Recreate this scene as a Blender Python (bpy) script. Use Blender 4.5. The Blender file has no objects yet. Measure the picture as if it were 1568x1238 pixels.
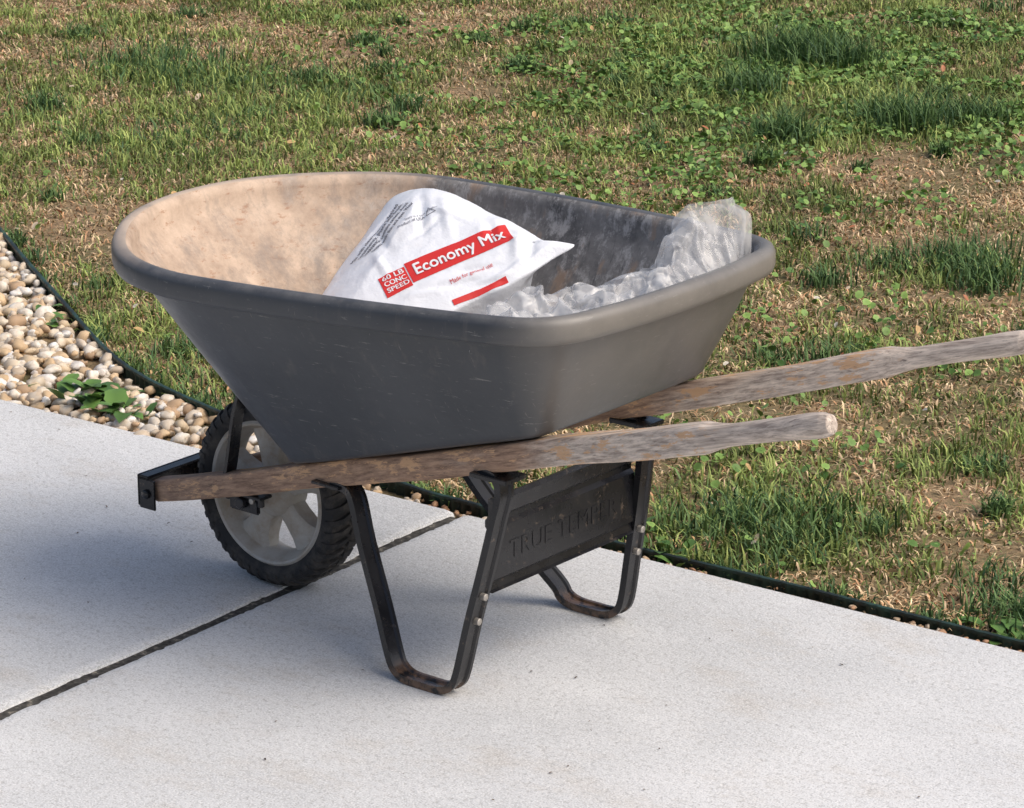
import bpy, bmesh, math, random
import numpy as np
from mathutils import Vector, Matrix
random.seed(4); RNG=np.random.default_rng(7)
sc=bpy.context.scene
sc.view_settings.view_transform='Standard'
COL=sc.collection

# ---------------------------------------------------------------- helpers
def new_mat(name):
    m=bpy.data.materials.new(name); m.use_nodes=True
    nt=m.node_tree; b=nt.nodes['Principled BSDF']
    return m,nt,b
def N(nt,t,**k):
    n=nt.nodes.new(t)
    for a,v in k.items(): setattr(n,a,v)
    return n
def L(nt,a,b): nt.links.new(a,b)
def coord(nt,scale=(1,1,1),rot=(0,0,0),typ='POINT'):
    tc=N(nt,'ShaderNodeTexCoord'); mp=N(nt,'ShaderNodeMapping',vector_type=typ)
    mp.inputs['Scale'].default_value=scale; mp.inputs['Rotation'].default_value=rot
    L(nt,tc.outputs['Object'],mp.inputs[0]); return mp.outputs[0]
def noise(nt,co,scale,detail=4,rough=.55):
    n=N(nt,'ShaderNodeTexNoise'); n.inputs['Scale'].default_value=scale
    n.inputs['Detail'].default_value=detail; n.inputs['Roughness'].default_value=rough
    if co is not None: L(nt,co,n.inputs['Vector'])
    return n.outputs['Fac']
def ramp(nt,fac,stops):
    r=N(nt,'ShaderNodeValToRGB'); e=r.color_ramp.elements
    while len(e)<len(stops): e.new(.5)
    for i,(p,c) in enumerate(stops):
        e[i].position=p; e[i].color=(*c,1) if len(c)==3 else c
    L(nt,fac,r.inputs[0]); return r.outputs[0]
def g(v): return (v,v,v)
def mix(nt,fac,a,b,mode='MIX'):
    n=N(nt,'ShaderNodeMix',data_type='RGBA',blend_type=mode)
    if isinstance(fac,(int,float)): n.inputs[0].default_value=fac
    else: L(nt,fac,n.inputs[0])
    for v,i in ((a,6),(b,7)):
        if isinstance(v,tuple): n.inputs[i].default_value=(*v,1)
        else: L(nt,v,n.inputs[i])
    return n.outputs[2]
def mth(nt,op,a,b=None,clamp=False):
    n=N(nt,'ShaderNodeMath',operation=op,use_clamp=clamp)
    for v,i in ((a,0),(b,1)):
        if v is None: continue
        if isinstance(v,(int,float)): n.inputs[i].default_value=v
        else: L(nt,v,n.inputs[i])
    return n.outputs[0]
def bump(nt,b,h,strength=.3,dist=.002):
    n=N(nt,'ShaderNodeBump'); n.inputs['Strength'].default_value=strength; n.inputs['Distance'].default_value=dist
    L(nt,h,n.inputs['Height']); L(nt,n.outputs[0],b.inputs['Normal'])
def empty(name,loc=(0,0,0)):
    o=bpy.data.objects.new(name,None); o.location=loc; COL.objects.link(o); return o
def mesh_obj(name,verts,faces,mats=(),parent=None,smooth=True,fm=None,auto=None):
    me=bpy.data.meshes.new(name); me.from_pydata([tuple(map(float,v)) for v in verts],[],faces); me.update()
    for m in mats: me.materials.append(m)
    if fm is not None: me.polygons.foreach_set('material_index',fm)
    me.polygons.foreach_set('use_smooth',[smooth]*len(me.polygons))
    bm=bmesh.new(); bm.from_mesh(me); bmesh.ops.recalc_face_normals(bm,faces=bm.faces); bm.to_mesh(me); bm.free()
    if auto: me.set_sharp_from_angle(angle=math.radians(auto))
    o=bpy.data.objects.new(name,me); COL.objects.link(o)
    if parent: o.parent=parent
    return o
def loft(rings,cap=True):
    n=len(rings[0]); v=[p for r in rings for p in r]; f=[]
    for i in range(len(rings)-1):
        for j in range(n):
            k=(j+1)%n; f.append((i*n+j,i*n+k,(i+1)*n+k,(i+1)*n+j))
    if cap:
        f.append(tuple(range(n))[::-1]); f.append(tuple((len(rings)-1)*n+j for j in range(n)))
    return v,f
def catmull(P,sub,closed=True):
    P=np.array(P,float); n=len(P); out=[]
    rng=range(n) if closed else range(n-1)
    for i in rng:
        if closed: a,b,c,d=P[(i-1)%n],P[i],P[(i+1)%n],P[(i+2)%n]
        else: a,b,c,d=P[max(i-1,0)],P[i],P[i+1],P[min(i+2,n-1)]
        for k in range(sub):
            t=k/sub
            out.append(.5*((2*b)+(-a+c)*t+(2*a-5*b+4*c-d)*t*t+(-a+3*b-3*c+d)*t**3))
    if not closed: out.append(P[-1])
    return np.array(out)
def sweep(path,side,prof):
    path=np.array(path,float); rings=[]
    for i,p in enumerate(path):
        t=path[min(i+1,len(path)-1)]-path[max(i-1,0)]; t/=np.linalg.norm(t)
        s=np.array(side,float); s-=t*(s@t); s/=np.linalg.norm(s); nn=np.cross(t,s)
        pr=prof(i/(len(path)-1)) if callable(prof) else prof
        rings.append([p+s*a+nn*b for a,b in pr])
    return loft(rings)
def box(name,lo,hi,mat,parent,bev=.002):
    bm=bmesh.new(); bmesh.ops.create_cube(bm,size=1)
    for v in bm.verts: v.co=Vector([(lo[i]+hi[i])/2+v.co[i]*(hi[i]-lo[i]) for i in range(3)])
    if bev: bmesh.ops.bevel(bm,geom=bm.edges[:],offset=bev,segments=2,affect='EDGES')
    me=bpy.data.meshes.new(name); bm.to_mesh(me); bm.free(); me.materials.append(mat)
    o=bpy.data.objects.new(name,me); COL.objects.link(o); o.parent=parent; return o
def rod(name,a,b,r,mat,parent,n=20,bev=True):
    a=np.array(a,float); b=np.array(b,float); t=(b-a)/np.linalg.norm(b-a)
    s=np.cross(t,[.3,.2,1]); s/=np.linalg.norm(s); u=np.cross(t,s); rings=[]
    for p,k in ((a,.8),(a+t*r*.15,1),(b-t*r*.15,1),(b,.8)):
        rings.append([p+(s*math.cos(q)+u*math.sin(q))*r*k for q in np.linspace(0,2*math.pi,n,endpoint=False)])
    v,f=loft(rings); return mesh_obj(name,v,f,[mat],parent,True,auto=40)
def vnoise(x,y,scale,seed=0,oct=3):
    r=np.random.default_rng(seed); tot=0; amp=1; s=0
    for o in range(oct):
        G=r.random((256,256)); u=x*scale*2**o+1000.3; w=y*scale*2**o+1000.7
        i=np.floor(u).astype(int); j=np.floor(w).astype(int); fu=u-i; fw=w-j
        fu=fu*fu*(3-2*fu); fw=fw*fw*(3-2*fw); i0=i%256; j0=j%256; i1=(i+1)%256; j1=(j+1)%256
        tot=tot+amp*((G[i0,j0]*(1-fu)+G[i1,j0]*fu)*(1-fw)+(G[i0,j1]*(1-fu)+G[i1,j1]*fu)*fw); s+=amp; amp*=.5
    return tot/s

# ---------------------------------------------------------------- materials
M_con,nt,b=new_mat('concrete'); co=coord(nt)
n1=noise(nt,co,1.3,5,.65); n3=noise(nt,co,95,3,.75); n4=noise(nt,co,330,2,.6)
c=mix(nt,ramp(nt,n1,[(.36,g(0)),(.64,g(1))]),(.53,.54,.545),(.69,.695,.695))
n5=noise(nt,coord(nt,(1,1.7,1),(0,0,.5)),3.1,7,.75)
c=mix(nt,ramp(nt,n5,[(.52,g(0)),(.70,g(.5))]),c,(.49,.435,.365))
c=mix(nt,ramp(nt,n5,[(.30,g(.6)),(.44,g(0))]),c,(.79,.80,.80))
c=mix(nt,ramp(nt,n3,[(.30,g(.6)),(.50,g(0))]),c,(.34,.335,.32))
c=mix(nt,ramp(nt,n4,[(.54,g(0)),(.66,g(.6))]),c,(.88,.88,.87))
c=mix(nt,ramp(nt,n4,[(.32,g(.55)),(.44,g(0))]),c,(.26,.255,.245))
L(nt,c,b.inputs['Base Color']); b.inputs['Roughness'].default_value=.85
bump(nt,b,n3,.6,.003)
M_joint,nt,b=new_mat('joint_filler'); co=coord(nt)
L(nt,ramp(nt,noise(nt,co,90),[(.35,(.025,.022,.02)),(.58,(.08,.075,.065)),(.70,(.28,.25,.20))]),b.inputs['Base Color']); b.inputs['Roughness'].default_value=1
M_soil,nt,b=new_mat('lawn_soil'); co=coord(nt)
c=mix(nt,ramp(nt,noise(nt,co,2.2,5),[(.4,g(0)),(.62,g(1))]),(.17,.14,.06),(.36,.235,.135))
c=mix(nt,ramp(nt,noise(nt,co,60,4,.7),[(.35,g(.6)),(.6,g(0))]),c,(.06,.07,.028))
L(nt,c,b.inputs['Base Color']); b.inputs['Roughness'].default_value=1
bump(nt,b,noise(nt,co,70,3,.7),.8,.012)
def attr_mat(name,rough=.6,spec=.3):
    m,nt,b=new_mat(name); a=N(nt,'ShaderNodeAttribute',attribute_name='Col')
    L(nt,a.outputs['Color'],b.inputs['Base Color']); b.inputs['Roughness'].default_value=rough
    b.inputs['Specular IOR Level'].default_value=spec
    return m
M_grass=attr_mat('grass_blades'); M_leafm=attr_mat('leaf',.5)
M_stone,nt,b=new_mat('pebble'); a=N(nt,'ShaderNodeAttribute',attribute_name='Col'); co=coord(nt)
L(nt,mix(nt,ramp(nt,noise(nt,co,70,3),[(.42,g(.4)),(.65,g(0))]),a.outputs['Color'],(.42,.28,.15)),b.inputs['Base Color']); b.inputs['Roughness'].default_value=.7
def tray_mat(name,inside):
    m,nt,b=new_mat(name); co=coord(nt)
    base=mix(nt,ramp(nt,noise(nt,co,4,4),[(.35,g(0)),(.7,g(1))]),(.042,.047,.055),(.062,.067,.075))
    tc=N(nt,'ShaderNodeTexCoord'); sx=N(nt,'ShaderNodeSeparateXYZ'); L(nt,tc.outputs['Object'],sx.inputs[0])
    X,Z=sx.outputs['X'],sx.outputs['Z']; Y=sx.outputs['Y']
    scr=noise(nt,coord(nt,(9,14,70),(.5,.3,.2)),3,5,.75); scr2=noise(nt,coord(nt,(60,9,9),(.1,.7,.4)),3,5,.75)
    n=noise(nt,co,11,5,.7)
    if inside:
        fx=mth(nt,'SUBTRACT',.20,X); fx=mth(nt,'MULTIPLY',fx,3.6)
        fx=mth(nt,'SUBTRACT',fx,mth(nt,'MULTIPLY',mth(nt,'SUBTRACT',Y,.10),1.8))  # dust fade towards the far side also paints the rim's shade
        fx=mth(nt,'ADD',fx,mth(nt,'MULTIPLY',mth(nt,'SUBTRACT',n,.5),2.4)); fx=mth(nt,'MAXIMUM',mth(nt,'MINIMUM',fx,.97),0)
        tan=mix(nt,ramp(nt,noise(nt,co,10,6,.75),[(.35,g(0)),(.65,g(1))]),(.38,.275,.20),(.63,.48,.36))
        tan=mix(nt,ramp(nt,noise(nt,coord(nt,(1,1,2.5)),34,5,.75),[(.58,g(0)),(.68,g(.8))]),tan,(.34,.17,.09))
        # streaky shadow inside the nose painted into the tan, grey-brown, stronger lower down
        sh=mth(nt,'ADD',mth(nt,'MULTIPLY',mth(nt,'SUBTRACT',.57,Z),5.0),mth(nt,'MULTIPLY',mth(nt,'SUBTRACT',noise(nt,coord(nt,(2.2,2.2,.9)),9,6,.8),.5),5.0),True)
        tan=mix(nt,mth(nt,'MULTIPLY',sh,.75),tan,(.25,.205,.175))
        base=mix(nt,ramp(nt,noise(nt,co,6,6,.75),[(.36,g(0)),(.62,g(1))]),(.085,.083,.083),(.26,.25,.24))
        base=mix(nt,ramp(nt,noise(nt,coord(nt,(1,1,.6)),30,6,.8),[(.50,g(0)),(.62,g(.8))]),base,(.42,.41,.40))
        base=mix(nt,ramp(nt,scr2,[(.58,g(0)),(.66,g(.6))]),base,(.05,.05,.055))
        base=mix(nt,ramp(nt,noise(nt,coord(nt,(8,8,1.2)),3,4,.6),[(.58,g(0)),(.68,g(.7))]),base,(.33,.23,.16))
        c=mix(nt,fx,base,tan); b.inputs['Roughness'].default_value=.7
    else:
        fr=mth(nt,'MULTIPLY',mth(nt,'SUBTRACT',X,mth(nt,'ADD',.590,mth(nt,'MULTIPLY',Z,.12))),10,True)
        base=mix(nt,mth(nt,'MULTIPLY',fr,ramp(nt,n,[(.3,g(.7)),(.6,g(.95))])),base,(.205,.188,.165))  # lighter dusty rear wall, its sunlit tone put into the colour
        dn=mth(nt,'MULTIPLY',mth(nt,'SUBTRACT',.06,X),5,True)
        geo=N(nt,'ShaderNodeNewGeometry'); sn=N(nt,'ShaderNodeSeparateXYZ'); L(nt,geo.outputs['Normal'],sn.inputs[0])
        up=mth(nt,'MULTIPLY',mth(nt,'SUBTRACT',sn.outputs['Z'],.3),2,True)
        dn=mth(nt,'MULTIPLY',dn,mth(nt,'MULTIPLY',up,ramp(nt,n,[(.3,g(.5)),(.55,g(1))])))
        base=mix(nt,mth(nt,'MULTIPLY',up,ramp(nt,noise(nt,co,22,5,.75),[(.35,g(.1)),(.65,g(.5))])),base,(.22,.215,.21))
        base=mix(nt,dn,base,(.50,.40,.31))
        c=mix(nt,ramp(nt,scr,[(.62,g(0)),(.67,g(.5))]),base,(.28,.27,.25))
        c=mix(nt,ramp(nt,scr2,[(.65,g(0)),(.70,g(.45))]),c,(.30,.27,.24))
        c=mix(nt,ramp(nt,noise(nt,coord(nt,(16,16,2)),2,4,.7),[(.58,g(0)),(.78,g(.25))]),c,(.22,.19,.16))
        L(nt,ramp(nt,n,[(.3,g(.30)),(.7,g(.50))]),b.inputs['Roughness'])
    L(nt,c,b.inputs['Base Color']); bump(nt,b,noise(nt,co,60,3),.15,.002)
    return m
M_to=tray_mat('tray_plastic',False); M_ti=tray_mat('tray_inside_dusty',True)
TL=-math.atan(.312)
def wco(nt,a,b_): return coord(nt,(1/a,1/b_,1/b_),(0,TL,0),'TEXTURE')
M_wood,nt,b=new_mat('weathered_wood')
gr=noise(nt,wco(nt,2.0,60),3,6,.7)
tc=N(nt,'ShaderNodeTexCoord'); sx=N(nt,'ShaderNodeSeparateXYZ'); L(nt,tc.outputs['Object'],sx.inputs[0])
bro=mix(nt,ramp(nt,gr,[(.35,g(0)),(.65,g(1))]),(.20,.12,.08),(.48,.31,.205))
gry=mix(nt,ramp(nt,gr,[(.36,g(0)),(.60,g(1))]),(.30,.24,.20),(.74,.63,.53))
f=mth(nt,'MULTIPLY',mth(nt,'SUBTRACT',mth(nt,'ADD',sx.outputs[0],mth(nt,'MULTIPLY',noise(nt,wco(nt,4,20),2,4),.5)),.80),4,True)
c=mix(nt,f,bro,gry)
nb=mth(nt,'MULTIPLY',mth(nt,'SUBTRACT',1.02,sx.outputs[0]),30,True)
pt=noise(nt,wco(nt,7,30),2.0,6,.75)
c=mix(nt,mth(nt,'MULTIPLY',nb,ramp(nt,pt,[(.53,g(0)),(.57,g(.9))])),c,(.62,.38,.21))
c=mix(nt,ramp(nt,noise(nt,wco(nt,2.5,75),3,6,.75),[(.32,g(.9)),(.42,g(0))]),c,(.10,.075,.06))
L(nt,c,b.inputs['Base Color']); b.inputs['Roughness'].default_value=.75; bump(nt,b,gr,.6,.003)
M_blk,nt,b=new_mat('black_painted_steel'); co=coord(nt)
c=mix(nt,ramp(nt,noise(nt,co,40,5,.75),[(.60,g(0)),(.70,g(.8))]),(.012,.012,.014),(.13,.10,.075))
sx=N(nt,'ShaderNodeSeparateXYZ'); tc=N(nt,'ShaderNodeTexCoord'); L(nt,tc.outputs['Object'],sx.inputs[0])
lo=mth(nt,'MULTIPLY',mth(nt,'SUBTRACT',.03,sx.outputs[2]),30,True)
c=mix(nt,mth(nt,'MULTIPLY',lo,ramp(nt,noise(nt,co,60,4),[(.4,g(0)),(.55,g(1))])),c,(.20,.12,.075))
L(nt,c,b.inputs['Base Color']); L(nt,ramp(nt,noise(nt,co,25,3),[(.3,g(.18)),(.7,g(.38))]),b.inputs['Roughness'])
M_rub,nt,b=new_mat('tyre_rubber'); co=coord(nt)
L(nt,mix(nt,ramp(nt,noise(nt,co,30,5,.7),[(.45,g(0)),(.75,g(.6))]),(.020,.020,.021),(.14,.12,.10)),b.inputs['Base Color']); b.inputs['Roughness'].default_value=.8
M_rim,nt,b=new_mat('wheel_rim_plastic'); co=coord(nt)
L(nt,mix(nt,ramp(nt,noise(nt,co,22,5,.7),[(.42,g(0)),(.7,g(.9))]),(.46,.44,.40),(.33,.26,.19)),b.inputs['Base Color']); b.inputs['Roughness'].default_value=.55
M_bolt,nt,b=new_mat('zinc_bolt'); b.inputs['Base Color'].default_value=(.45,.42,.38,1); b.inputs['Metallic'].default_value=.7; b.inputs['Roughness'].default_value=.5
M_bag,nt,b=new_mat('woven_white_plastic'); co=coord(nt)
L(nt,mix(nt,ramp(nt,noise(nt,co,14,4,.6),[(.52,g(0)),(.8,g(.5))]),(.84,.86,.90),(.70,.69,.69)),b.inputs['Base Color']); b.inputs['Roughness'].default_value=.32
bump(nt,b,noise(nt,co,35,4,.6),.5,.005)
M_red,nt,b=new_mat('red_print'); b.inputs['Base Color'].default_value=(.66,.035,.03,1); b.inputs['Roughness'].default_value=.45
M_wht,nt,b=new_mat('white_print'); b.inputs['Base Color'].default_value=(.85,.85,.86,1); b.inputs['Roughness'].default_value=.45
M_ink,nt,b=new_mat('grey_print'); b.inputs['Base Color'].default_value=(.11,.11,.14,1); b.inputs['Roughness'].default_value=.6
M_film,nt,b=new_mat('clear_plastic_film')
b.inputs['Base Color'].default_value=(.82,.82,.82,1); b.inputs['Roughness'].default_value=.14; b.inputs['Specular IOR Level'].default_value=.9
tr=N(nt,'ShaderNodeBsdfTransparent'); mx=N(nt,'ShaderNodeMixShader'); co=coord(nt)
L(nt,ramp(nt,noise(nt,co,18,4,.6),[(.35,g(.22)),(.68,g(.52))]),mx.inputs[0]); L(nt,tr.outputs[0],mx.inputs[1]); L(nt,b.outputs[0],mx.inputs[2]); L(nt,mx.outputs[0],nt.nodes['Material Output'].inputs[0])
M_edge,nt,b=new_mat('edging_plastic'); co=coord(nt)
L(nt,mix(nt,ramp(nt,noise(nt,co,18,3),[(.4,g(0)),(.65,g(1))]),(.012,.018,.016),(.025,.065,.05)),b.inputs['Base Color']); b.inputs['Roughness'].default_value=.5

# ---------------------------------------------------------------- ground & slabs
S=60; mesh_obj('ground',[(-S,-S,-.014),(S,-S,-.014),(S,S,-.014),(-S,S,-.014)],[(0,1,2,3)],[M_soil],None,False)
drive=empty('concrete_driveway',(.008,-.021,0)); drive.rotation_euler=(0,0,math.radians(2.45))
ED=.452
def slab(nm,x0,x1,y0,y1):
    ys=np.linspace(y0,y1,1100); inner=x0 if abs(x0)<1 else x1; outer=x1 if abs(x0)<1 else x0; sg=1 if inner>0 else -1
    rag=.004*(vnoise(ys,ys*0+inner*100,30,71,3)-.5)+.002*np.clip(vnoise(ys,ys*0+inner*300,90,72,2)-.60,0,1)*8
    rings=[]
    for y,r in zip(ys,rag):
        e=inner+sg*r
        rings.append([(outer,y,-.10),(e,y,-.10),(e,y,-.008),(e+sg*.003,y,-.003),(e+sg*.012,y,-.0008),(e+sg*.020,y,0),(outer,y,0)])
    v,f=loft(rings); o=mesh_obj(nm,v,f,[M_con],drive,False); return o
slab('slab_1',.0095,5.2,-6,ED); slab('slab_2',-5.2,-.0095,-6,ED)
box('joint_filler',(-.014,-6,-.05),(.014,ED-.01,-.0060),M_joint,drive,0)
def edge_y(x): return .431+.0428*(x-.029)

EP=catmull([(-4.2,2.6),(-3.2,1.95),(-2.025,1.226),(-1.486,.904),(-1.062,.665),(-.71,.557),(-.183,.47),(.002,.464),(.29,.474),(.65,.494),(1.057,.512),(1.8,.55),(2.6,.59)],12,False)
def edging():
    seg=np.linalg.norm(np.diff(EP,axis=0),axis=1); s=np.concatenate([[0],np.cumsum(seg)]); n=1500
    ss=np.linspace(0,s[-1],n); x=np.interp(ss,s,EP[:,0]); y=np.interp(ss,s,EP[:,1])
    t=np.gradient(np.stack([x,y],1),axis=0); t/=np.linalg.norm(t,axis=1)[:,None]; nx,ny=-t[:,1],t[:,0]
    cor=.0028*np.sin(ss*2*math.pi/.022); top=.010+.008*vnoise(ss,ss*0,3,5)-.012*np.clip((x+.3)*2,0,1)
    rings=[]
    for i in range(n):
        r=[]
        for off,z,cf in ((-.0015,-.03,1),(-.0015,top[i]-.006,1),(-.0045,top[i]-.003,.2),(-.004,top[i]+.002,.2),(0,top[i]+.0035,.2),(.004,top[i]+.002,.2),(.0045,top[i]-.003,.2),(.0015,top[i]-.006,1),(.0015,-.03,1)):
            o=off+cor[i]*cf; r.append((x[i]+nx[i]*o,y[i]+ny[i]*o,z))
        rings.append(r)
    v,f=loft(rings); mesh_obj('lawn_edging',v,f,[M_edge],None,True,auto=50)
edging()
def edging_y(x): return np.interp(x,EP[:,0],EP[:,1])

def pebbles(name,pts,sizes,cols,zc):
    bm=bmesh.new(); bmesh.ops.create_icosphere(bm,subdivisions=2,radius=1)
    bv=np.array([v.co[:] for v in bm.verts]); bf=np.array([[v.index for v in f.verts] for f in bm.faces]); bm.free()
    V=[];F=[];C=[]; n=len(bv)
    for i,(p,s,c_,z) in enumerate(zip(pts,sizes,cols,zc)):
        q=bv*(1+.25*np.sin(bv@RNG.normal(size=3)*2+RNG.random()*6)[:,None]+.14*np.sin(bv@RNG.normal(size=3)*4+RNG.random()*6)[:,None])
        q=q*np.array([1,RNG.uniform(.6,.9),RNG.uniform(.45,.8)])*s
        a=RNG.uniform(0,6.28); b_=RNG.normal()*.4
        R1=np.array([[math.cos(a),-math.sin(a),0],[math.sin(a),math.cos(a),0],[0,0,1]]); R2=np.array([[1,0,0],[0,math.cos(b_),-math.sin(b_)],[0,math.sin(b_),math.cos(b_)]])
        q=q@(R1@R2).T+np.array([p[0],p[1],z]); V.append(q); F.append(bf+i*n); C.append(np.tile(np.append(c_,1),(n,1)))
    V=np.concatenate(V);F=np.concatenate(F);C=np.concatenate(C)
    me=bpy.data.meshes.new(name); me.from_pydata(V.tolist(),[],F.tolist()); me.materials.append(M_stone)
    at=me.color_attributes.new('Col','FLOAT_COLOR','POINT'); at.data.foreach_set('color',C.ravel().astype(np.float32))
    me.polygons.foreach_set('use_smooth',[True]*len(me.polygons))
    o=bpy.data.objects.new(name,me); COL.objects.link(o); return o
pal=np.array([(.74,.66,.53),(.82,.78,.70),(.64,.47,.29),(.70,.57,.40),(.78,.72,.62),(.48,.33,.21),(.84,.82,.78),(.66,.57,.46)])
pts=[];siz=[];cl=[];zz=[]
while len(pts)<6000:
    x=RNG.uniform(-3.4,-.12); y=RNG.uniform(.28,2.0)
    if y<edge_y(x)-.004 or y>edging_y(x)-.012: continue
    s=RNG.uniform(.007,.016) if RNG.random()<.75 else RNG.uniform(.015,.022)
    if edging_y(x)-edge_y(x)<.07: s=min(s,.010)
    dd=y-edge_y(x)
    pts.append((x,y+ .006*(s>.01)));siz.append(s);cl.append(pal[RNG.integers(len(pal))]*RNG.uniform(.85,1.1));zz.append(-.012+RNG.uniform(0,.018)*min(1,.3+dd*12))
pal2=np.array([(.34,.17,.10),(.5,.38,.26),(.40,.22,.13),(.66,.58,.48),(.26,.17,.11)])
for i in range(330):
    x=RNG.uniform(-.15,2.4)
    if vnoise(np.array(x),np.array(0.),4,77,2)<.47 and RNG.random()<.85: continue
    y=RNG.uniform(edge_y(x)+.004,edging_y(x)-.003); pts.append((x,y));siz.append(RNG.uniform(.003,.008));cl.append(pal2[RNG.integers(5)]);zz.append(RNG.uniform(-.014,-.006))
pebbles('gravel',pts,siz,cl,zz)

# ---------------------------------------------------------------- lawn
GZ=-.014
def G2(x,y,cx,cy,s,sy=None):
    sy=sy or s; return np.exp(-((x-cx)**2/(2*s*s)+(y-cy)**2/(2*sy*sy)))
def dryness(x,y):
    d=.44+1.4*(vnoise(x,y,1.3,11,4)-.5)+1.8*(vnoise(x,y,6,12,3)-.5)+1.1*(vnoise(x,y,17,13,2)-.5)
    for cx,cy,s,w in ((-.712,3.08,.20,.8),(-1.0,3.1,.2,.4),(-3.578,2.776,.35,.5),(-3.2,2.2,.3,.3),(-2.45,1.742,.35,.4),(-2.64,3.3,.25,.35),(-2.2,2.9,.15,.4),(.578,.848,.12,.4),(.842,.736,.15,.5),(.207,1.408,.22,.35),(-.1,2.0,.2,.25),(-1.6,1.5,.3,.3),(-1.9,1.5,.25,.3),
        (.449,.743,.13,-.5),(-1.739,3.927,.25,-.7),(-1.6,3.5,.3,-.5),(-1.055,3.437,.15,-.5),(-.234,2.38,.14,-.5),(-1.215,3.12,.12,-.4),(-1.63,3.265,.45,-.3),(-3.11,2.8,.2,-.35),(-2.52,2.85,.25,-.3),(-2.43,2.2,.35,-.25),(-.208,1.567,.25,-.3),(-1.0,1.4,.5,-.15),(-1.1,.95,.35,-.25)):
        d=d+w*G2(x,y,cx,cy,s)
    return np.clip(d,0,1)
def lawn_pts(n):
    u=RNG.random((int(n*3.2),2)); x=-5.6+u[:,0]*8.2; y=.3+u[:,1]*6.6
    rx=.7734*(x-3.5758)+.6339*(y+3.8003); dp=-.634*(x-3.5758)+.7734*(y+3.8003)
    vis=np.abs(rx)/dp<.185; far=dp<11.6
    keep=(RNG.random(len(x))<np.where(vis&far,1,.22))&(y>edging_y(x)+.002)
    return x[keep],y[keep]
def add_cards(name,V,F3,F4,C,mat):
    me=bpy.data.meshes.new(name); me.vertices.add(len(V)); me.vertices.foreach_set('co',V.ravel().astype(np.float32))
    nl=len(F3)*3+len(F4)*4; me.loops.add(nl); me.polygons.add(len(F3)+len(F4))
    me.loops.foreach_set('vertex_index',np.concatenate([F4.ravel(),F3.ravel()]).astype(np.int32))
    st=np.concatenate([np.arange(len(F4))*4,len(F4)*4+np.arange(len(F3))*3]).astype(np.int32); me.polygons.foreach_set('loop_start',st)
    me.update(calc_edges=True); me.validate()
    at=me.color_attributes.new('Col','FLOAT_COLOR','POINT'); at.data.foreach_set('color',C.ravel().astype(np.float32))
    me.materials.append(mat); o=bpy.data.objects.new(name,me); COL.objects.link(o); return o
def blades(x,y,z0,ln,wd,lean,col):
    n=len(x); az=RNG.uniform(0,2*math.pi,n); fa=az+math.pi/2+RNG.normal(0,.6,n)
    dx,dy=np.cos(az),np.sin(az); wx,wy=np.cos(fa)*wd/2,np.sin(fa)*wd/2
    m=.5; hz=np.cos(lean); hs=np.sin(lean)
    mx=x+dx*ln*m*hs*.7; my=y+dy*ln*m*hs*.7; mz=z0+ln*m*(hz+.12)
    l2=np.minimum(lean+.55,1.75); tx=mx+dx*ln*m*np.sin(l2); ty=my+dy*ln*m*np.sin(l2); tz=mz+ln*m*np.cos(l2)
    V=np.empty((n,5,3)); V[:,0]=np.stack([x-wx,y-wy,z0+0*x],1); V[:,1]=np.stack([x+wx,y+wy,z0+0*x],1)
    V[:,2]=np.stack([mx+wx*.8,my+wy*.8,mz],1); V[:,3]=np.stack([mx-wx*.8,my-wy*.8,mz],1); V[:,4]=np.stack([tx,ty,np.maximum(tz,z0+.002)],1)
    i=np.arange(n)[:,None]*5; F4=i+np.array([[0,1,2,3]]); F3=i+np.array([[3,2,4]])
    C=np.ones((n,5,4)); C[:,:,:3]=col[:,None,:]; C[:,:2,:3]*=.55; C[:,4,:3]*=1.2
    return V.reshape(-1,3),F3,F4,C.reshape(-1,4)
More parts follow.
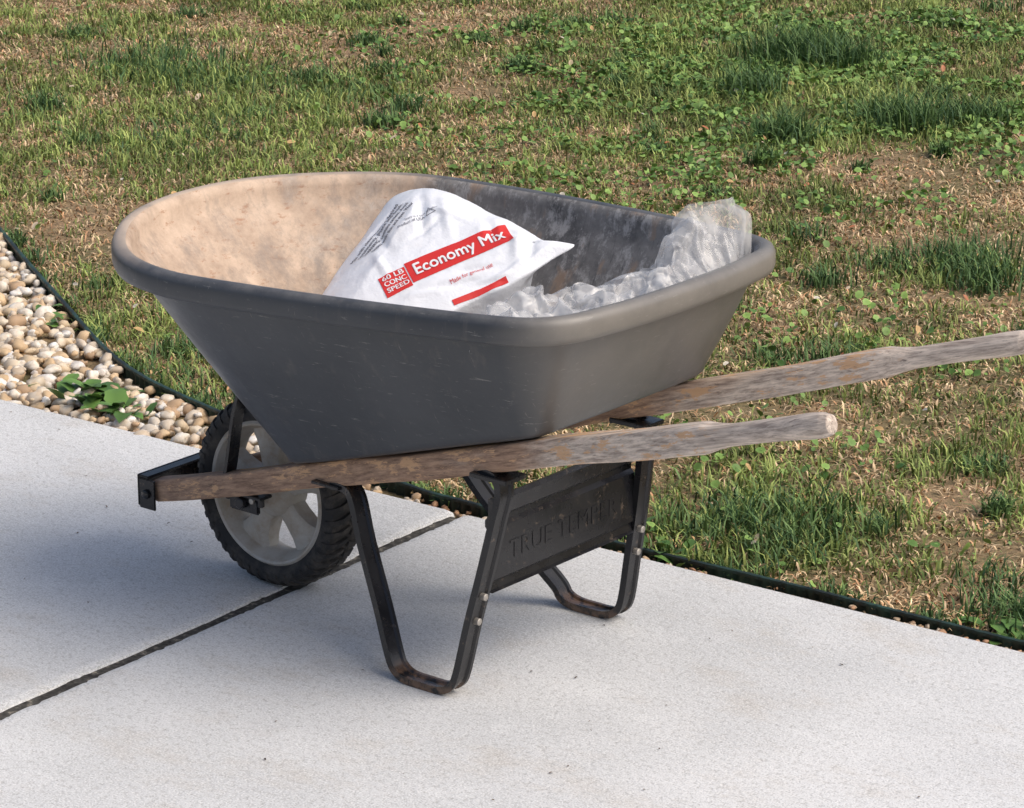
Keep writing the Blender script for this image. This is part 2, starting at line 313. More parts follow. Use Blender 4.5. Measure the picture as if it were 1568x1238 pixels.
def grass():
    x,y=lawn_pts(260000); n=len(x); d=dryness(x,y); sh=vnoise(x,y,2.3,21,3); fine=vnoise(x,y,22,22,2)
    bare=vnoise(x,y,5,31,3); kk=RNG.random(n)>np.clip((d-.70)*2.2,0,.75)*(bare>.46); x,y,d,sh,fine=[a[kk] for a in (x,y,d,sh,fine)]; n=len(x)
    dry=RNG.random(n)<np.clip(.05+.86*d,0,.93)
    t=RNG.random((n,1)); gcol=np.array([.080,.135,.032])*(1-t)+np.array([.32,.37,.11])*t
    gcol=gcol*(.70+.75*sh[:,None])*(.45+1.2*fine[:,None])
    dcol=np.array([.32,.22,.10])*(1-t)+np.array([.88,.66,.42])*t
    pk=RNG.random(n)<.25; dcol[pk]=np.array([.68,.38,.20])*RNG.uniform(.5,1.1,(pk.sum(),1))
    dcol=dcol*(.55+.95*fine[:,None])
    col=np.where(dry[:,None],dcol,gcol)
    ln=np.where(dry,RNG.uniform(.010,.032,n),RNG.uniform(.014,.040,n)*(1.25-.6*d)*(.6+.8*fine)); wd=RNG.uniform(.0022,.0048,n)
    lean=np.where(dry,RNG.uniform(.7,1.55,n),RNG.uniform(.1,1.35,n))
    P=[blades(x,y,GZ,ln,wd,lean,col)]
    tx=[];ty=[];tl=[]
    tuft=[(-1.739,3.927,.07,900,.14),(-1.60,3.95,.05,400,.13),(-1.592,3.504,.045,350,.12),(-1.055,3.437,.06,500,.13),(-.95,3.6,.05,300,.1),(-1.215,3.117,.04,320,.12),(-.234,2.382,.07,420,.085),(-.1,2.3,.05,200,.08),(-3.11,2.80,.12,450,.08),(-2.9,2.7,.09,300,.07),(-2.518,2.852,.15,500,.06),(-2.43,2.215,.16,500,.05),(.449,.743,.08,550,.07),(.36,.66,.06,200,.06),(.52,.64,.05,160,.05),(-.9,.78,.12,400,.05),(-.6,.75,.1,300,.05),(.05,.62,.07,260,.05),(.95,.62,.04,130,.06),(1.02,.60,.03,90,.07),(.2,.56,.04,150,.05)]
    for i in range(200):
        cx,cy=RNG.uniform(-4.5,1.6),RNG.uniform(.6,5.6)
        if cy<edging_y(cx)+.08: continue
        tuft.append((cx,cy,RNG.uniform(.010,.04),int(RNG.uniform(40,170)),RNG.uniform(.035,.075)))
    for i in range(70):
        cx=RNG.uniform(-2.2,1.6); tuft.append((cx,float(edging_y(cx))+.022,.018,int(RNG.uniform(15,60)),RNG.uniform(.025,.05)))
    for cx,cy,s,c_,l in tuft:
        tx.append(RNG.normal(cx,s,c_));ty.append(RNG.normal(cy,s,c_));tl.append(RNG.uniform(.5,1,c_)*l)
    tx,ty,tl=map(np.concatenate,(tx,ty,tl)); ok=ty>edging_y(tx)+.002; tx,ty,tl=tx[ok],ty[ok],tl[ok]
    t=RNG.random((len(tx),1)); c2=np.array([.030,.080,.032])*(1-t)+np.array([.16,.26,.08])*t
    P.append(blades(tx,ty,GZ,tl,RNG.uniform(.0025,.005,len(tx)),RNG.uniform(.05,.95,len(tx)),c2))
    V=[];F3=[];F4=[];C=[];o=0
    for v,a,b_,c_ in P: V.append(v);F3.append(a+o);F4.append(b_+o);C.append(c_);o+=len(v)
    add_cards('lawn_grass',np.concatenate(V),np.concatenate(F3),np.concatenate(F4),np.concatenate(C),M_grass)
grass()
def leaf_cards(name,x,y,z,r,col,tilt=.5,asp=1.0,mat=None):
    n=len(x); az=RNG.uniform(0,6.28,n); K=7
    nrm=np.stack([np.cos(az)*np.sin(tilt),np.sin(az)*np.sin(tilt),np.cos(tilt)*np.ones(n)],1)
    a=RNG.uniform(0,6.28,n); e1=np.cross(nrm,np.stack([np.cos(a),np.sin(a),0*a],1)); e1/=np.linalg.norm(e1,axis=1)[:,None]; e2=np.cross(nrm,e1)
    th=np.linspace(0,2*math.pi,K,endpoint=False)
    rad=np.array([1.15,.95,.85,.8,.8,.85,.95])
    V=np.stack([x,y,z],1)[:,None,:]+r[:,None,None]*(e1[:,None,:]*(np.cos(th)*rad)[None,:,None]+e2[:,None,:]*(np.sin(th)*rad*asp)[None,:,None])
    V[:,[0,3,4]]+= (nrm*r[:,None]*-.2)[:,None,:]
    c0=np.stack([x,y,z],1)+nrm*(-.12*r)[:,None]
    V=np.concatenate([V,c0[:,None,:]],1); i=np.arange(n)[:,None]*(K+1)
    F=np.concatenate([i+np.array([[k,(k+1)%K,K]]) for k in range(K)])
    C=np.ones((n,K+1,4)); C[:,:,:3]=col[:,None,:]; C[:,K,:3]*=.75
    return add_cards(name,V.reshape(-1,3),F,np.zeros((0,4),int),C.reshape(-1,4),mat or M_leafm)
def clover():
    x,y=lawn_pts(120000)
    w=.006+.75*G2(x,y,-1.63,3.3,.45,.45)+.6*G2(x,y,-1.0,2.7,.3)+.8*G2(x,y,-1.6,4.3,.6)+.6*G2(x,y,-.9,4.0,.5)+.25*G2(x,y,-.2,1.6,.35)+.15*G2(x,y,-2.6,3.9,.6)+.15*G2(x,y,.5,1.2,.3)
    w=w*np.clip((vnoise(x,y,7,41,3)-.44)*6,0,1)
    k=RNG.random(len(x))<w; x,y=x[k],y[k]; n=len(x)
    t=RNG.random((n,1)); col=np.array([.06,.14,.03])*(1-t)+np.array([.28,.44,.11])*t
    leaf_cards('clover_patch',x,y,GZ+RNG.uniform(.008,.032,n),RNG.uniform(.0035,.011,n),col,RNG.uniform(0,1.1,n))
clover()
n=700; x,y=lawn_pts(4000); x,y=x[:n],y[:n]; n=len(x)
pl_=np.array([(.55,.36,.16),(.62,.5,.36),(.45,.17,.08),(.6,.55,.45),(.5,.4,.25)])
leaf_cards('fallen_leaves',x,y,GZ+RNG.uniform(.015,.03,n),RNG.uniform(.004,.013,n),pl_[RNG.integers(0,5,n)],RNG.uniform(.1,.9,n),.6)
def weed(cx,cy,z,count,ln,seed,spread=.04):
    r=np.random.default_rng(seed); V=[];F=[];C=[]
    for i in range(count):
        a=r.uniform(0,6.28); l=ln*r.uniform(.5,1); el=r.uniform(.25,1.1); w=l*r.uniform(.2,.32); bx,by=cx+r.normal()*spread,cy+r.normal()*spread*.6
        col=np.array([.08,.17,.045])*r.uniform(.7,1)+np.array([.09,.15,.03])*r.random()
        d=np.array([math.cos(a),math.sin(a)]); s=np.array([-d[1],d[0]]); o=len(V); nseg=6
        for k in range(nseg+1):
            t=k/nseg; hx=l*t*math.cos(el*.7); hz=l*(math.sin(el)*t-.55*t*t*math.cos(el)); ww=w*math.sin(math.pi*min(1,.12+t*.88))**.8*(1-.15*(k%2))
            for q in (-1,0,1):
                V.append((bx+d[0]*hx+s[0]*ww*q,by+d[1]*hx+s[1]*ww*q,max(z+hz+(.18*ww if q else 0),z+.001))); C.append((*(col*(.8 if q==0 else 1)),1))
        for k in range(nseg):
            for q in (0,1): b0=o+k*3+q; F.append((b0,b0+1,b0+4,b0+3))
    me=bpy.data.meshes.new('broadleaf_weed'); me.from_pydata([tuple(map(float,v)) for v in V],[],F); me.materials.append(M_leafm)
    at=me.color_attributes.new('Col','FLOAT_COLOR','POINT'); at.data.foreach_set('color',np.array(C,np.float32).ravel())
    me.polygons.foreach_set('use_smooth',[True]*len(F)); COL.objects.link(bpy.data.objects.new('broadleaf_weed',me))
weed(-.98,.50,0,26,.09,1,.05); weed(-.87,.46,0,12,.065,2,.03); weed(.40,.50,-.01,9,.055,3,.025); weed(.30,.56,-.01,12,.05,4,.04); weed(-1.45,.82,0,9,.05,5)
weed(1.0,.56,-.01,10,.07,6,.03); weed(.12,.54,-.01,12,.05,7,.05); weed(-.25,.50,-.01,12,.045,8,.05)
n=150; x=RNG.uniform(-1.6,1.6,n); y=RNG.uniform(-1.4,.4,n)
leaf_cards('leaf_debris',x,y,np.full(n,.0025),RNG.uniform(.0012,.004,n),np.array([(.12,.08,.05)])*RNG.uniform(.4,1.6,(n,1)),RNG.uniform(0,.3,n),.5)

# ================================================================= WHEELBARROW
WB=empty('wheelbarrow')
half=[(-.222,0),(-.214,.080),(-.189,.155),(-.138,.235),(-.066,.308),(.012,.351),(.11,.368),(.25,.363),(.395,.350),(.54,.331),(.655,.311),(.727,.287),(.768,.240),(.784,.172),(.792,.10),(.795,0)]
hb=[(.105,0),(.105,.045),(.108,.09),(.118,.128),(.138,.152),(.175,.163),(.225,.172),(.31,.181),(.41,.190),(.53,.199),(.622,.208),(.665,.205),(.685,.182),(.689,.13),(.690,.06),(.690,0)]
def full(h): return h+[(a,-b_) for a,b_ in h[-2:0:-1]]
TOP=catmull(full(half),6); BOT=catmull(full(hb),6)
def offs(P,d):
    t=np.roll(P,-1,0)-np.roll(P,1,0); t/=np.linalg.norm(t,axis=1)[:,None]+1e-12
    n=np.stack([t[:,1],-t[:,0]],1); c0=P.mean(0); sg=np.sign(((P-c0)*n).sum(1).mean()); return P+n*sg*d
zr=lambda P:.6205+.036*(P[:,0]-.3)+.016*np.clip((.12-P[:,0])/.3,0,1.2)**1.3
zb=lambda P:.222+.312*P[:,0]
def ring(P,z): return np.column_stack([P,z])
TB=offs(TOP,-.027)
def body(d,h):
    R_=[]
    for ins,hh in ((.030,0),(.015,.003),(.005,.009),(0,.020)):
        P=offs(BOT,-(ins+d)); R_.append(ring(P,zb(P)+hh+h))
    B0=offs(BOT,-d); T0=offs(TB,-d); zB=zb(B0)+.020+h; zT=zr(TOP)-.031
    for s in np.linspace(0,1,14)[1:]:
        P=B0*(1-s)+T0*s; P=offs(P,.003*math.sin(math.pi*s)); R_.append(ring(P,zB*(1-s)+zT*s))
    return R_
rings=body(0,0); no=len(rings)
lip=[(-.020,-.036),(-.010,-.039),(-.003,-.036),(0,-.028),(0,-.010),(-.004,-.002),(-.012,.002),(-.022,.0),(-.028,-.006),(-.0315,-.016)]
for o_,dz in lip: P=offs(TOP,o_); rings.append(ring(P,zr(TOP)+dz))
inn=body(.0055,.006)[::-1]; rings+=inn
M_=len(TOP); v,f=loft([list(map(tuple,r)) for r in rings],cap=False)
fm=[]
for i in range(len(rings)-1): fm+= [1 if i>=no+7 else 0]*M_
cb=len(v); v.append((.40,0,.222+.312*.40)); v.append((.40,0,.228+.312*.40))
for j in range(M_): f.append((j,(j+1)%M_,cb)); fm.append(0)
l0=(len(rings)-1)*M_
for j in range(M_): f.append((l0+j,l0+(j+1)%M_,cb+1)); fm.append(1)
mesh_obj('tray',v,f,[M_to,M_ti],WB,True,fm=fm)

hy=lambda x:.0565+.1345*(x+.243)
hz=lambda x:.198+.312*x
def handle(nm,sg):
    xs=[-.243,-.239,-.1,.1,.3,.5,.7,.85,.955,.985,1.005,1.03,1.08,1.13,1.170,1.192,1.204,1.207]
    hw=[.012,.016,.0165,.017,.0175,.0175,.018,.018,.018,.0175,.0155,.0142,.0145,.0155,.0172,.0165,.013,.006]
    hh=[.014,.0185,.019,.0195,.020,.020,.020,.020,.0205,.0205,.0170,.0145,.0148,.0155,.0172,.0165,.013,.006]
    ex=[5,6,6,6,6,6,6,6,6,5,4,3,2.4,2.2,2,2,2,2]
    X=np.linspace(0,len(xs)-1,140); I=np.arange(len(xs)); rings=[]
    for q in X:
        x=np.interp(q,I,xs);w=np.interp(q,I,hw);h=np.interp(q,I,hh);e=np.interp(q,I,ex); r=[]
        wob=.0012*math.sin(x*13+sg)
        for a in np.linspace(0,2*math.pi,28,endpoint=False):
            ca,sa=math.cos(a),math.sin(a); ww=1+.05*math.sin(x*31+3*a)*(x<1)*.5
            r.append((x-.3*h*np.sign(sa)*abs(sa)**(2/e),sg*hy(x)+w*ww*np.sign(ca)*abs(ca)**(2/e)+wob,hz(x)+h*ww*np.sign(sa)*abs(sa)**(2/e)+wob))
        rings.append(r)
    v,f=loft(rings); mesh_obj(nm,v,f,[M_wood],WB,True,auto=50)
handle('handle_1',-1); handle('handle_2',1)

def strap(w,t): return [(-w,-t),(-w,t),(-w*.62,t),(-w*.45,t*.45),(w*.45,t*.45),(w*.62,t),(w,t),(w,-t),(w*.62,-t),(w*.45,-t*.45),(-w*.45,-t*.45),(-w*.62,-t)]
for sg,nm in ((-1,'leg_1'),(1,'leg_2')):
    P=[(.21,.118,.246),(.235,.120,.248),(.256,.124,.234),(.290,.142,.175),(.348,.172,.095),(.392,.197,.035),(.405,.199,.016),(.425,.2,.0075),(.46,.2,.0065),(.492,.2,.0075),(.514,.2,.017),(.527,.2,.040),(.544,.194,.12),(.562,.186,.20),(.578,.177,.28),(.585,.170,.325),(.575,.168,.350),(.55,.165,.352),(.53,.162,.346)]
    P=catmull([(a,sg*b_,c_) for a,b_,c_ in P],4,False)
    v,f=sweep(P,(0,1,.0),strap(.0155,.0058)); mesh_obj(nm,v,f,[M_blk],WB,True,auto=35)
    for x,z,y in ((.556,.165,.19),(.546,.125,.193)):
        rod('bolt',(x,sg*y,z),(x+.011,sg*y,z),.0055,M_bolt,WB,10)
    y0=sg*.118; box('leg_bracket',(.175,y0-.022,.2445),(.232,y0+.022,.2495),M_blk,WB,.001)
    y0=sg*.166; box('leg_bracket',(.535,y0-.024,.345),(.605,y0+.024,.352),M_blk,WB,.001)
def plate():
    rings=[]
    prof=[(.563,.165),(.558,.168),(.556,.178),(.562,.184),(.562,.262),(.556,.268),(.556,.276),(.563,.282),(.566,.305),(.562,.312),(.556,.310),(.556,.284),(.550,.276),(.550,.266),(.556,.260),(.556,.186),(.550,.178),(.552,.166)]
    for y in np.linspace(-.172,.172,12): rings.append([(x,y,z) for x,z in prof])
    v,f=loft(rings); mesh_obj('brace_plate',v,f,[M_blk],WB,False)
plate()
def text_mesh(body,size,spacing=1.0,extr=0,maxe=None):
    cu=bpy.data.curves.new('t','FONT'); cu.body=body; cu.size=size; cu.space_character=spacing; cu.extrude=extr; cu.resolution_u=3
    ob=bpy.data.objects.new('t',cu); COL.objects.link(ob); dg=bpy.context.evaluated_depsgraph_get(); dg.update()
    me=ob.evaluated_get(dg).to_mesh()
    bm=bmesh.new(); bm.from_mesh(me); bmesh.ops.triangulate(bm,faces=bm.faces[:])
    if maxe:
        for _ in range(5):
            E=[e for e in bm.edges if e.calc_length()>maxe]
            if not E: break
            bmesh.ops.subdivide_edges(bm,edges=E,cuts=1); bmesh.ops.triangulate(bm,faces=[f for f in bm.faces if len(f.verts)>3])
    bm.verts.index_update()
    V=np.array([v.co[:] for v in bm.verts]); F=[tuple(v.index for v in p.verts) for p in bm.faces]; bm.free()
    bpy.data.objects.remove(ob); return V,F
V,F=text_mesh('TRUE TEMPER',.040,1.05,.0008); wdt=V[:,0].max()
mesh_obj('embossed_lettering',[(.5622+a[2],-.13+a[0]*.26/wdt,.208+a[1]) for a in V],F,[M_blk],WB,False)
box('nose_bracket',(-.266,-.082,.098),(-.261,.082,.152),M_blk,WB,.0015)
box('nose_bracket_flange',(-.261,-.082,.1475),(-.240,.082,.152),M_blk,WB,.0015)
for sg in (-1,1):
    ya=sg*.0795; box('nose_bracket_tab',(-.2605,min(ya,ya+sg*.004),.096),(-.225,max(ya,ya+sg*.004),.147),M_blk,WB,.0012)
    rod('bolt',(-.243,sg*.083,.122),(-.243,sg*.089,.122),.008,M_blk,WB,8)
    v,f=sweep(catmull([(-.075,sg*.080,.178),(-.062,sg*.080,.185),(-.052,sg*.080,.215),(-.035,sg*.080,.30),(-.010,sg*.080,.375),(-.020,sg*.080,.392)],4,False),(0,1,0),[(-.012,-.003),(-.012,.003),(.012,.003),(.012,-.003)])
    mesh_obj('front_strut',v,f,[M_blk],WB,True,auto=35)
WH=empty('wheel',(-.022,0,0)); WH.parent=WB
for sg in (-1,1):
    yy=sg*.082; box('axle_bracket',(-.032,yy-.004,.140),(.032,yy+.004,.176),M_blk,WH,.003)
    box('axle_bracket_flange',(-.045,yy-.012,.169),(.045,yy+.016,.174),M_blk,WH,.001)
    for x in (-.035,.035): rod('bolt',(x,yy,.155),(x,yy,.172),.006,M_blk,WH,10)
    rod('bolt',(.0,sg*.087,.157),(.0,sg*.097,.157),.010,M_blk,WH,6)
    rod('bolt',(.022,sg*.087,.164),(.022,sg*.092,.164),.005,M_bolt,WH,8)
rod('axle',(0,-.09,.157),(0,.09,.157),.0075,M_blk,WH)
def lathe(nm,prof,mat,n=96,auto=35):
    rings=[]
    for r,y in prof: rings.append([(r*math.cos(a),y,.157+r*math.sin(a)) for a in np.linspace(0,2*math.pi,n,endpoint=False)])
    rings.append(rings[0]); v,f=loft(rings,False); return mesh_obj(nm,v,f,[mat],WH,True,auto=auto)
lathe('tyre',[(.117,-.026),(.120,-.033),(.130,-.039),(.140,-.0395),(.147,-.036),(.151,-.026),(.1525,0),(.151,.026),(.147,.036),(.140,.0395),(.130,.039),(.120,.033),(.117,.026),(.113,0)],M_rub)
def lugs():
    V=[];F=[]
    n=44
    for i in range(n):
        for sg in (-1,1):
            a0=2*math.pi*(i+(.5 if sg>0 else 0))/n
            path=[(.1405,-.0415,0),(.151,-.035,.02),(.1572,-.022,.035),(.1572,-.003,.075)]
            w=.42*2*math.pi/n; o=len(V)
            for r,y,da in path:
                for q in (-1,1):
                    for dr in (-.007,0):
                        a=a0+da+q*w/2; rr=r+dr; V.append((rr*math.cos(a),-sg*y if sg>0 else y,.157+rr*math.sin(a)))
            for k in range(len(path)-1):
                b0=o+k*4; c0=b0+4
                F+= [(b0+1,b0+3,c0+3,c0+1),(b0,b0+1,c0+1,c0),(b0+3,b0+2,c0+2,c0+3)]
            F+= [(o,o+2,o+3,o+1),(o+12,o+13,o+15,o+14)]
    mesh_obj('tyre_lugs',V,F,[M_rub],WH,False)
lugs()
lathe('rim',[(.1205,-.033),(.117,-.036),(.113,-.034),(.108,-.022),(.102,-.010),(.102,.010),(.108,.022),(.113,.034),(.117,.036),(.1205,.033),(.1195,0)],M_rim)
lathe('hub',[(.010,-.046),(.018,-.046),(.022,-.040),(.030,-.030),(.040,-.022),(.043,-.014),(.043,.014),(.040,.022),(.030,.030),(.022,.040),(.018,.046),(.010,.046)],M_rim,48)
for k in range(5):
    a=2*math.pi*k/5+.45; rings=[]
    for r,w,y0,y1 in ((.036,.019,-.020,.020),(.055,.0185,-.021,.021),(.08,.024,-.019,.019),(.098,.034,-.016,.016),(.106,.044,-.016,.016)):
        ca,sa=math.cos(a),math.sin(a); pr=[(-w,y0+.006),(-w*.6,y0),(w*.6,y0),(w,y0+.006),(w,y1-.006),(w*.6,y1),(-w*.6,y1),(-w,y1-.006)]
        rings.append([(r*ca-q*sa,y,.157+r*sa+q*ca) for q,y in pr])
    v,f=loft(rings); mesh_obj('spoke',v,f,[M_rim],WH,True,auto=40)

# ================================================================= BAG
BAG=empty('concrete_mix_bag')
O=np.array([.25,.06,.57]); n_=np.array([.138,-.517,.844]); n_/=np.linalg.norm(n_)
e1=np.array([.966,.258,0]); e1/=np.linalg.norm(e1); e2=np.cross(n_,e1)
out=[(-.1645,-.067),(-.157,-.01),(-.147,.048),(-.1386,.106),(-.132,.136),(-.118,.150),(-.092,.154),(-.048,.150),(-.0056,.1396),(.0587,.113),(.123,.088),(.168,.067),(.2165,.0676),(.192,.036),(.160,-.010),(.135,-.038),(.1065,-.060),(.06,-.11),(0,-.145),(-.07,-.148),(-.125,-.13),(-.158,-.10)]
OUT=catmull(out,6); c0=np.array([0.0,.01]); dv=OUT-c0; an=np.arctan2(dv[:,1],dv[:,0]); ra=np.hypot(dv[:,0],dv[:,1]); od=np.argsort(an); an,ra=an[od],ra[od]
def crease(p,q,x0,y0,x1,y1,w,a):
    dx,dy=x1-x0,y1-y0; l=math.hypot(dx,dy); t=np.clip(((p-x0)*dx+(q-y0)*dy)/l/l,0,1); d=np.hypot(p-x0-t*dx,q-y0-t*dy); fade=np.sin(math.pi*np.clip(t*.9+.05,0,1))
    return a*np.maximum(0,1-d/w)*fade
CR=[(-.07,.14,-.02,.03,.014,-.006),(-.03,.13,.03,.03,.012,.004),(-.10,.0,-.04,-.06,.010,.004),(-.12,.06,-.06,-.01,.011,-.005),
 (.06,.10,.095,.04,.012,-.005),(.12,.08,.15,.0,.012,.006),(.15,.07,.165,.01,.010,-.006),(.19,.06,.12,-.035,.009,.005),(.14,-.025,.02,-.075,.011,-.007),(.125,-.03,.0,-.09,.008,.005),(-.05,.10,.05,.075,.008,.003),
 (.175,.05,.10,.07,.008,-.004),(.09,.105,.06,.06,.007,.004),(-.04,.02,.0,.09,.008,-.003),(.06,-.03,.13,.0,.008,-.004),(.08,-.05,.145,-.01,.006,.003),(-.13,.02,-.10,.10,.008,-.004),(-.14,-.03,-.08,.0,.009,.004)]
def hgt(p,q):
    th=np.arctan2(q-c0[1],p-c0[0]); r=np.hypot(p-c0[0],q-c0[1]); s=np.clip(r/np.interp(th,an,ra,period=2*math.pi),0,1)
    h=.018*(1-s**5)-.002
    a=math.radians(41.5); uu=p*math.cos(a)+q*math.sin(a); vv=-p*math.sin(a)+q*math.cos(a)
    cr=p-(-.072+.12*(q)); h=h-.42*np.maximum(0,-cr)*(1-.3*s)
    h=h+.007*(vnoise(uu,vv*2.2,14,51,3)-.5)
    for k in CR: h=h+crease(p,q,*k)
    return h
def bagP(p,q,off=0):
    p=np.asarray(p,float);q=np.asarray(q,float); h=hgt(p,q)+off
    return O+p[...,None]*e1+q[...,None]*e2+h[...,None]*n_
def bag():
    K=len(OUT); rings=[]; nr=70
    for i in range(1,nr+1):
        s=(i/nr); P=c0+(OUT-c0)*s; rings.append(bagP(P[:,0],P[:,1]))
    edge=rings[-1]; cen=edge.mean(0)
    for k,(sc_,dn) in enumerate(((.995,.004),(.95,.018),(.86,.05),(.80,.12))):
        r=edge.copy(); spike=np.clip((OUT[:,0]-.165)*20,0,1)
        r[:,:2]=cen[:2]+(edge[:,:2]-cen[:2])*(sc_-.15*spike[:,None]*(k>0)); r[:,2]=np.maximum(edge[:,2]-dn*(1-.6*spike*(k<2)),.24+.312*r[:,0])
        rings.append(r)
    r=rings[-1].copy(); r[:,:2]=cen[:2]+(r[:,:2]-cen[:2])*.8; r[:,2]=.236+.312*r[:,0]; rings.append(r)
    v,f=loft([list(map(tuple,r)) for r in rings],False); ci=len(v); v.append(tuple(bagP(np.array(c0[0]),np.array(c0[1]))))
    for j in range(K): f.append((j,(j+1)%K,ci))
    f.append(tuple((len(rings)-1)*K+j for j in range(K)))
    mesh_obj('sack',v,f,[M_bag],BAG,True)
bag()
ang=math.atan2(.1026,.116); ca,sa=math.cos(ang),math.sin(ang)
def mp(org,a,b_,A=ang):
    return org[0]+a*math.cos(A)-b_*math.sin(A), org[1]+a*math.sin(A)+b_*math.cos(A)
def band(nm,org,w,h,mat,off,nx=90,ny=24):
    V=[];F=[]
    for i in range(nx+1):
        for j in range(ny+1):
            p,q=mp(org,w*i/nx,h*j/ny); V.append(tuple(bagP(np.array(p),np.array(q),off)))
    for i in range(nx):
        for j in range(ny): a=i*(ny+1)+j; F.append((a,a+1,a+ny+2,a+ny+1))
    mesh_obj(nm,V,F,[mat],BAG,True)
b0=(.002,-.0635)
band('red_label',b0,.168,.046,M_red,.0009)
band('red_label_corner',mp(b0,-.046,-.004),.044,.044,M_red,.0009)
band('red_edge_stripe',mp(b0,.040,-.0660),.090,.009,M_red,.0009)
def btext(nm,body,org,size,A,mat,off,bold=(),fit=None,sub=None):
    V,F=text_mesh(body,size,maxe=sub); s=1 if not fit else fit/V[:,0].max()
    for k,(da,db) in enumerate([(0,0)]+list(bold)):
        p,q=mp(org,V[:,0]*s+da,V[:,1]+db,A); P=bagP(p,q,off+.00015*k); mesh_obj(nm,[tuple(a) for a in P],F,[mat],BAG,True)
btext('label_text','Economy Mix',mp(b0,.008,.0125),.034,ang,M_wht,.0017,((.0014,0),(.0007,.0008),(.0007,-.0007)),.150,.0035)
for i,(tx,w_) in enumerate((('60 LB',.036),('CONC',.036),('SPEED',.037))): btext('label_small',tx,mp(b0,-.042,.028-.013*i),.014,ang,M_wht,.0017,((.0007,0),),w_,.005)
A2=math.radians(77)
for i,tx in enumerate(['Mix with clean water to desired','consistency. Place and finish.','WARNING: contains cement. Avoid','contact with skin and eyes. Wear']):
    btext('instructions_text',tx,(-.127+i*.0115,-.02+i*.004),.010,A2,M_ink,.0012,((.0003,.0003),),.13-.005*i,.006)
btext('instructions_text','Store in a cool dry place',(-.062,.060),.007,ang,M_ink,.0012,(),.055,.006)
btext('instructions_text','Product of USA',(-.068,.043),.009,ang,M_ink,.0012,(),.045,.006)
btext('instructions_text','Made for general use',mp(b0,.05,-.03),.009,ang,M_red,.0012,(),.07,.006)
def tri():
    V=[];F=[];c_=(-.030,.085)
    for k in range(3):
        for r in (.0085,.0108): a=ang+math.pi/2+k*2*math.pi/3; V.append(tuple(bagP(np.array(c_[0]+r*math.cos(a)),np.array(c_[1]+r*math.sin(a)),.0016)))
    for k in range(3): a=k*2; b_=((k+1)%3)*2; F.append((a,a+1,b_+1,b_))
    mesh_obj('recycling_mark',V,F,[M_ink],BAG,False)
tri()
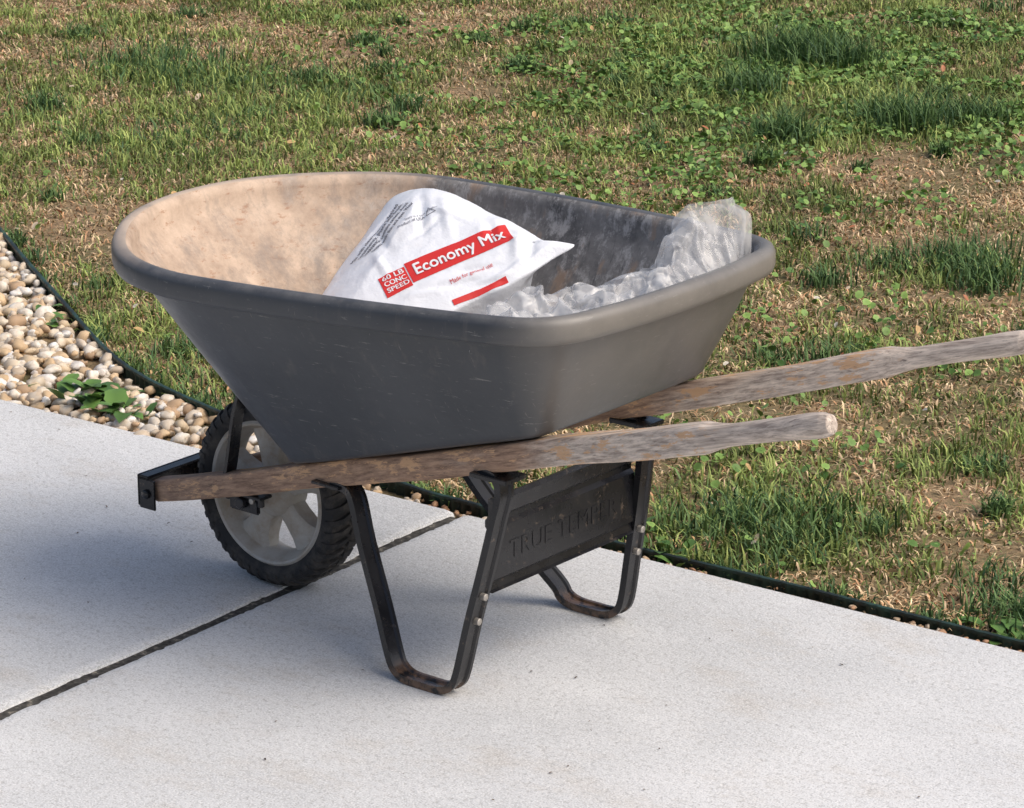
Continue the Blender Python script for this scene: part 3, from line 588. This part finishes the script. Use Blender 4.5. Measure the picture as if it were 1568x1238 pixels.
# ================================================================= PLASTIC FILM
def film():
    farp=catmull([(.52,-.12,.60),(.54,-.066,.618),(.58,.03,.614),(.62,.075,.628),(.642,.12,.638),(.656,.15,.690),(.670,.163,.716),(.70,.20,.722),(.728,.226,.712),(.730,.228,.65)],8,False)
    nearp=catmull([(.57,-.275,.575),(.64,-.265,.60),(.70,-.235,.610),(.728,-.17,.612),(.740,-.08,.610),(.743,.02,.608),(.740,.10,.610),(.735,.16,.614),(.728,.20,.618)],8,False)
    nu=240; nv=110; iu=np.linspace(0,len(farp)-1,nu); I=np.arange(len(farp)); J=np.linspace(0,len(nearp)-1,nu); I2=np.arange(len(nearp))
    fa=np.stack([np.interp(iu,I,farp[:,k]) for k in range(3)],1); ne=np.stack([np.interp(J,I2,nearp[:,k]) for k in range(3)],1)
    U,Vv=np.meshgrid(np.linspace(0,1,nu),np.linspace(0,1,nv),indexing='ij')
    for layer in range(2):
        P=fa[:,None,:]*(1-Vv[...,None])+ne[:,None,:]*Vv[...,None]
        x,y=P[...,0].copy(),P[...,1].copy()
        wx=x+.03*(vnoise(x,y,12,81+layer,2)-.5); wy=y+.03*(vnoise(x,y,12,83+layer,2)-.5)
        def crum(k,f0,seed):
            r=np.random.default_rng(seed); h=0
            for i in range(k):
                a=r.uniform(0,math.pi); ff=f0*r.uniform(.6,1.7); ph=r.random()
                s=(wx*math.cos(a)+wy*math.sin(a))*ff+ph; h=h+(np.abs((s%1)-.5)*2-.5)/ff*r.uniform(.5,1.2)
            return h
        env=np.sin(math.pi*np.clip(Vv*.93+.03,0,1))**.5
        P[...,2]+=env*(-.022-.014*U-.012*layer+.020*(vnoise(x,y,12,65+layer,2)-.5)+.24*crum(5,22,90+layer)+.20*crum(6,60,95+layer))
        P[...,2]+=(1-env)*.16*crum(4,45,99+layer)
        P[...,0]+=.20*crum(4,26,101+layer); P[...,1]+=.20*crum(4,26,105+layer)
        P[...,2]-=.035*np.clip(.08-Vv,0,1)/.08*np.clip(1-U*1.7,0,1)
        if layer: P[...,2]-=.006
        V=[tuple(a) for a in P.reshape(-1,3)]; F=[]
        for i in range(nu-1):
            for j in range(nv-1): a=i*nv+j; F.append((a,a+1,a+nv+1,a+nv))
        mesh_obj('clear_plastic_layer',V,F,[M_film],PB,True)
PB=empty('clear_plastic_bag'); film()

# ---------------------------------------------------------------- camera
p=[3.5758,-3.8003,1.9441,-0.6866,-0.3055,-0.0037]
cx,cy,cz,yaw,pit,rol=p
f_=Vector((math.sin(yaw)*math.cos(pit),math.cos(yaw)*math.cos(pit),math.sin(pit)))
r_=Vector((math.cos(yaw),-math.sin(yaw),0)); u_=r_.cross(f_)
r_,u_=r_*math.cos(rol)+u_*math.sin(rol),-r_*math.sin(rol)+u_*math.cos(rol)
cam=bpy.data.cameras.new('camera'); cam.lens=5249/1568*36; cam.sensor_width=36; cam.clip_end=500
co_=bpy.data.objects.new('camera',cam); COL.objects.link(co_)
M4=Matrix((( r_.x,u_.x,-f_.x,cx),(r_.y,u_.y,-f_.y,cy),(r_.z,u_.z,-f_.z,cz),(0,0,0,1))); co_.matrix_world=M4; sc.camera=co_
# ---------------------------------------------------------------- light
EL=math.radians(50); AZ=math.radians(14)
sd=Vector((math.cos(AZ)*math.cos(EL),math.sin(AZ)*math.cos(EL),math.sin(EL)))
sl=bpy.data.lights.new('sun','SUN'); sl.energy=1.85; sl.angle=math.radians(45); sl.color=(1,.95,.86)
so=bpy.data.objects.new('sun',sl); so.rotation_euler=sd.to_track_quat('Z','Y').to_euler(); COL.objects.link(so)
w=bpy.data.worlds.new('World'); sc.world=w; w.use_nodes=True; nt=w.node_tree; bg=nt.nodes['Background']
sk=nt.nodes.new('ShaderNodeTexSky'); sk.sky_type='NISHITA'; sk.sun_disc=False; sk.sun_elevation=EL; sk.sun_rotation=math.pi/2-AZ; sk.dust_density=5; sk.air_density=.9
nt.links.new(sk.outputs[0],bg.inputs[0]); bg.inputs[1].default_value=.15
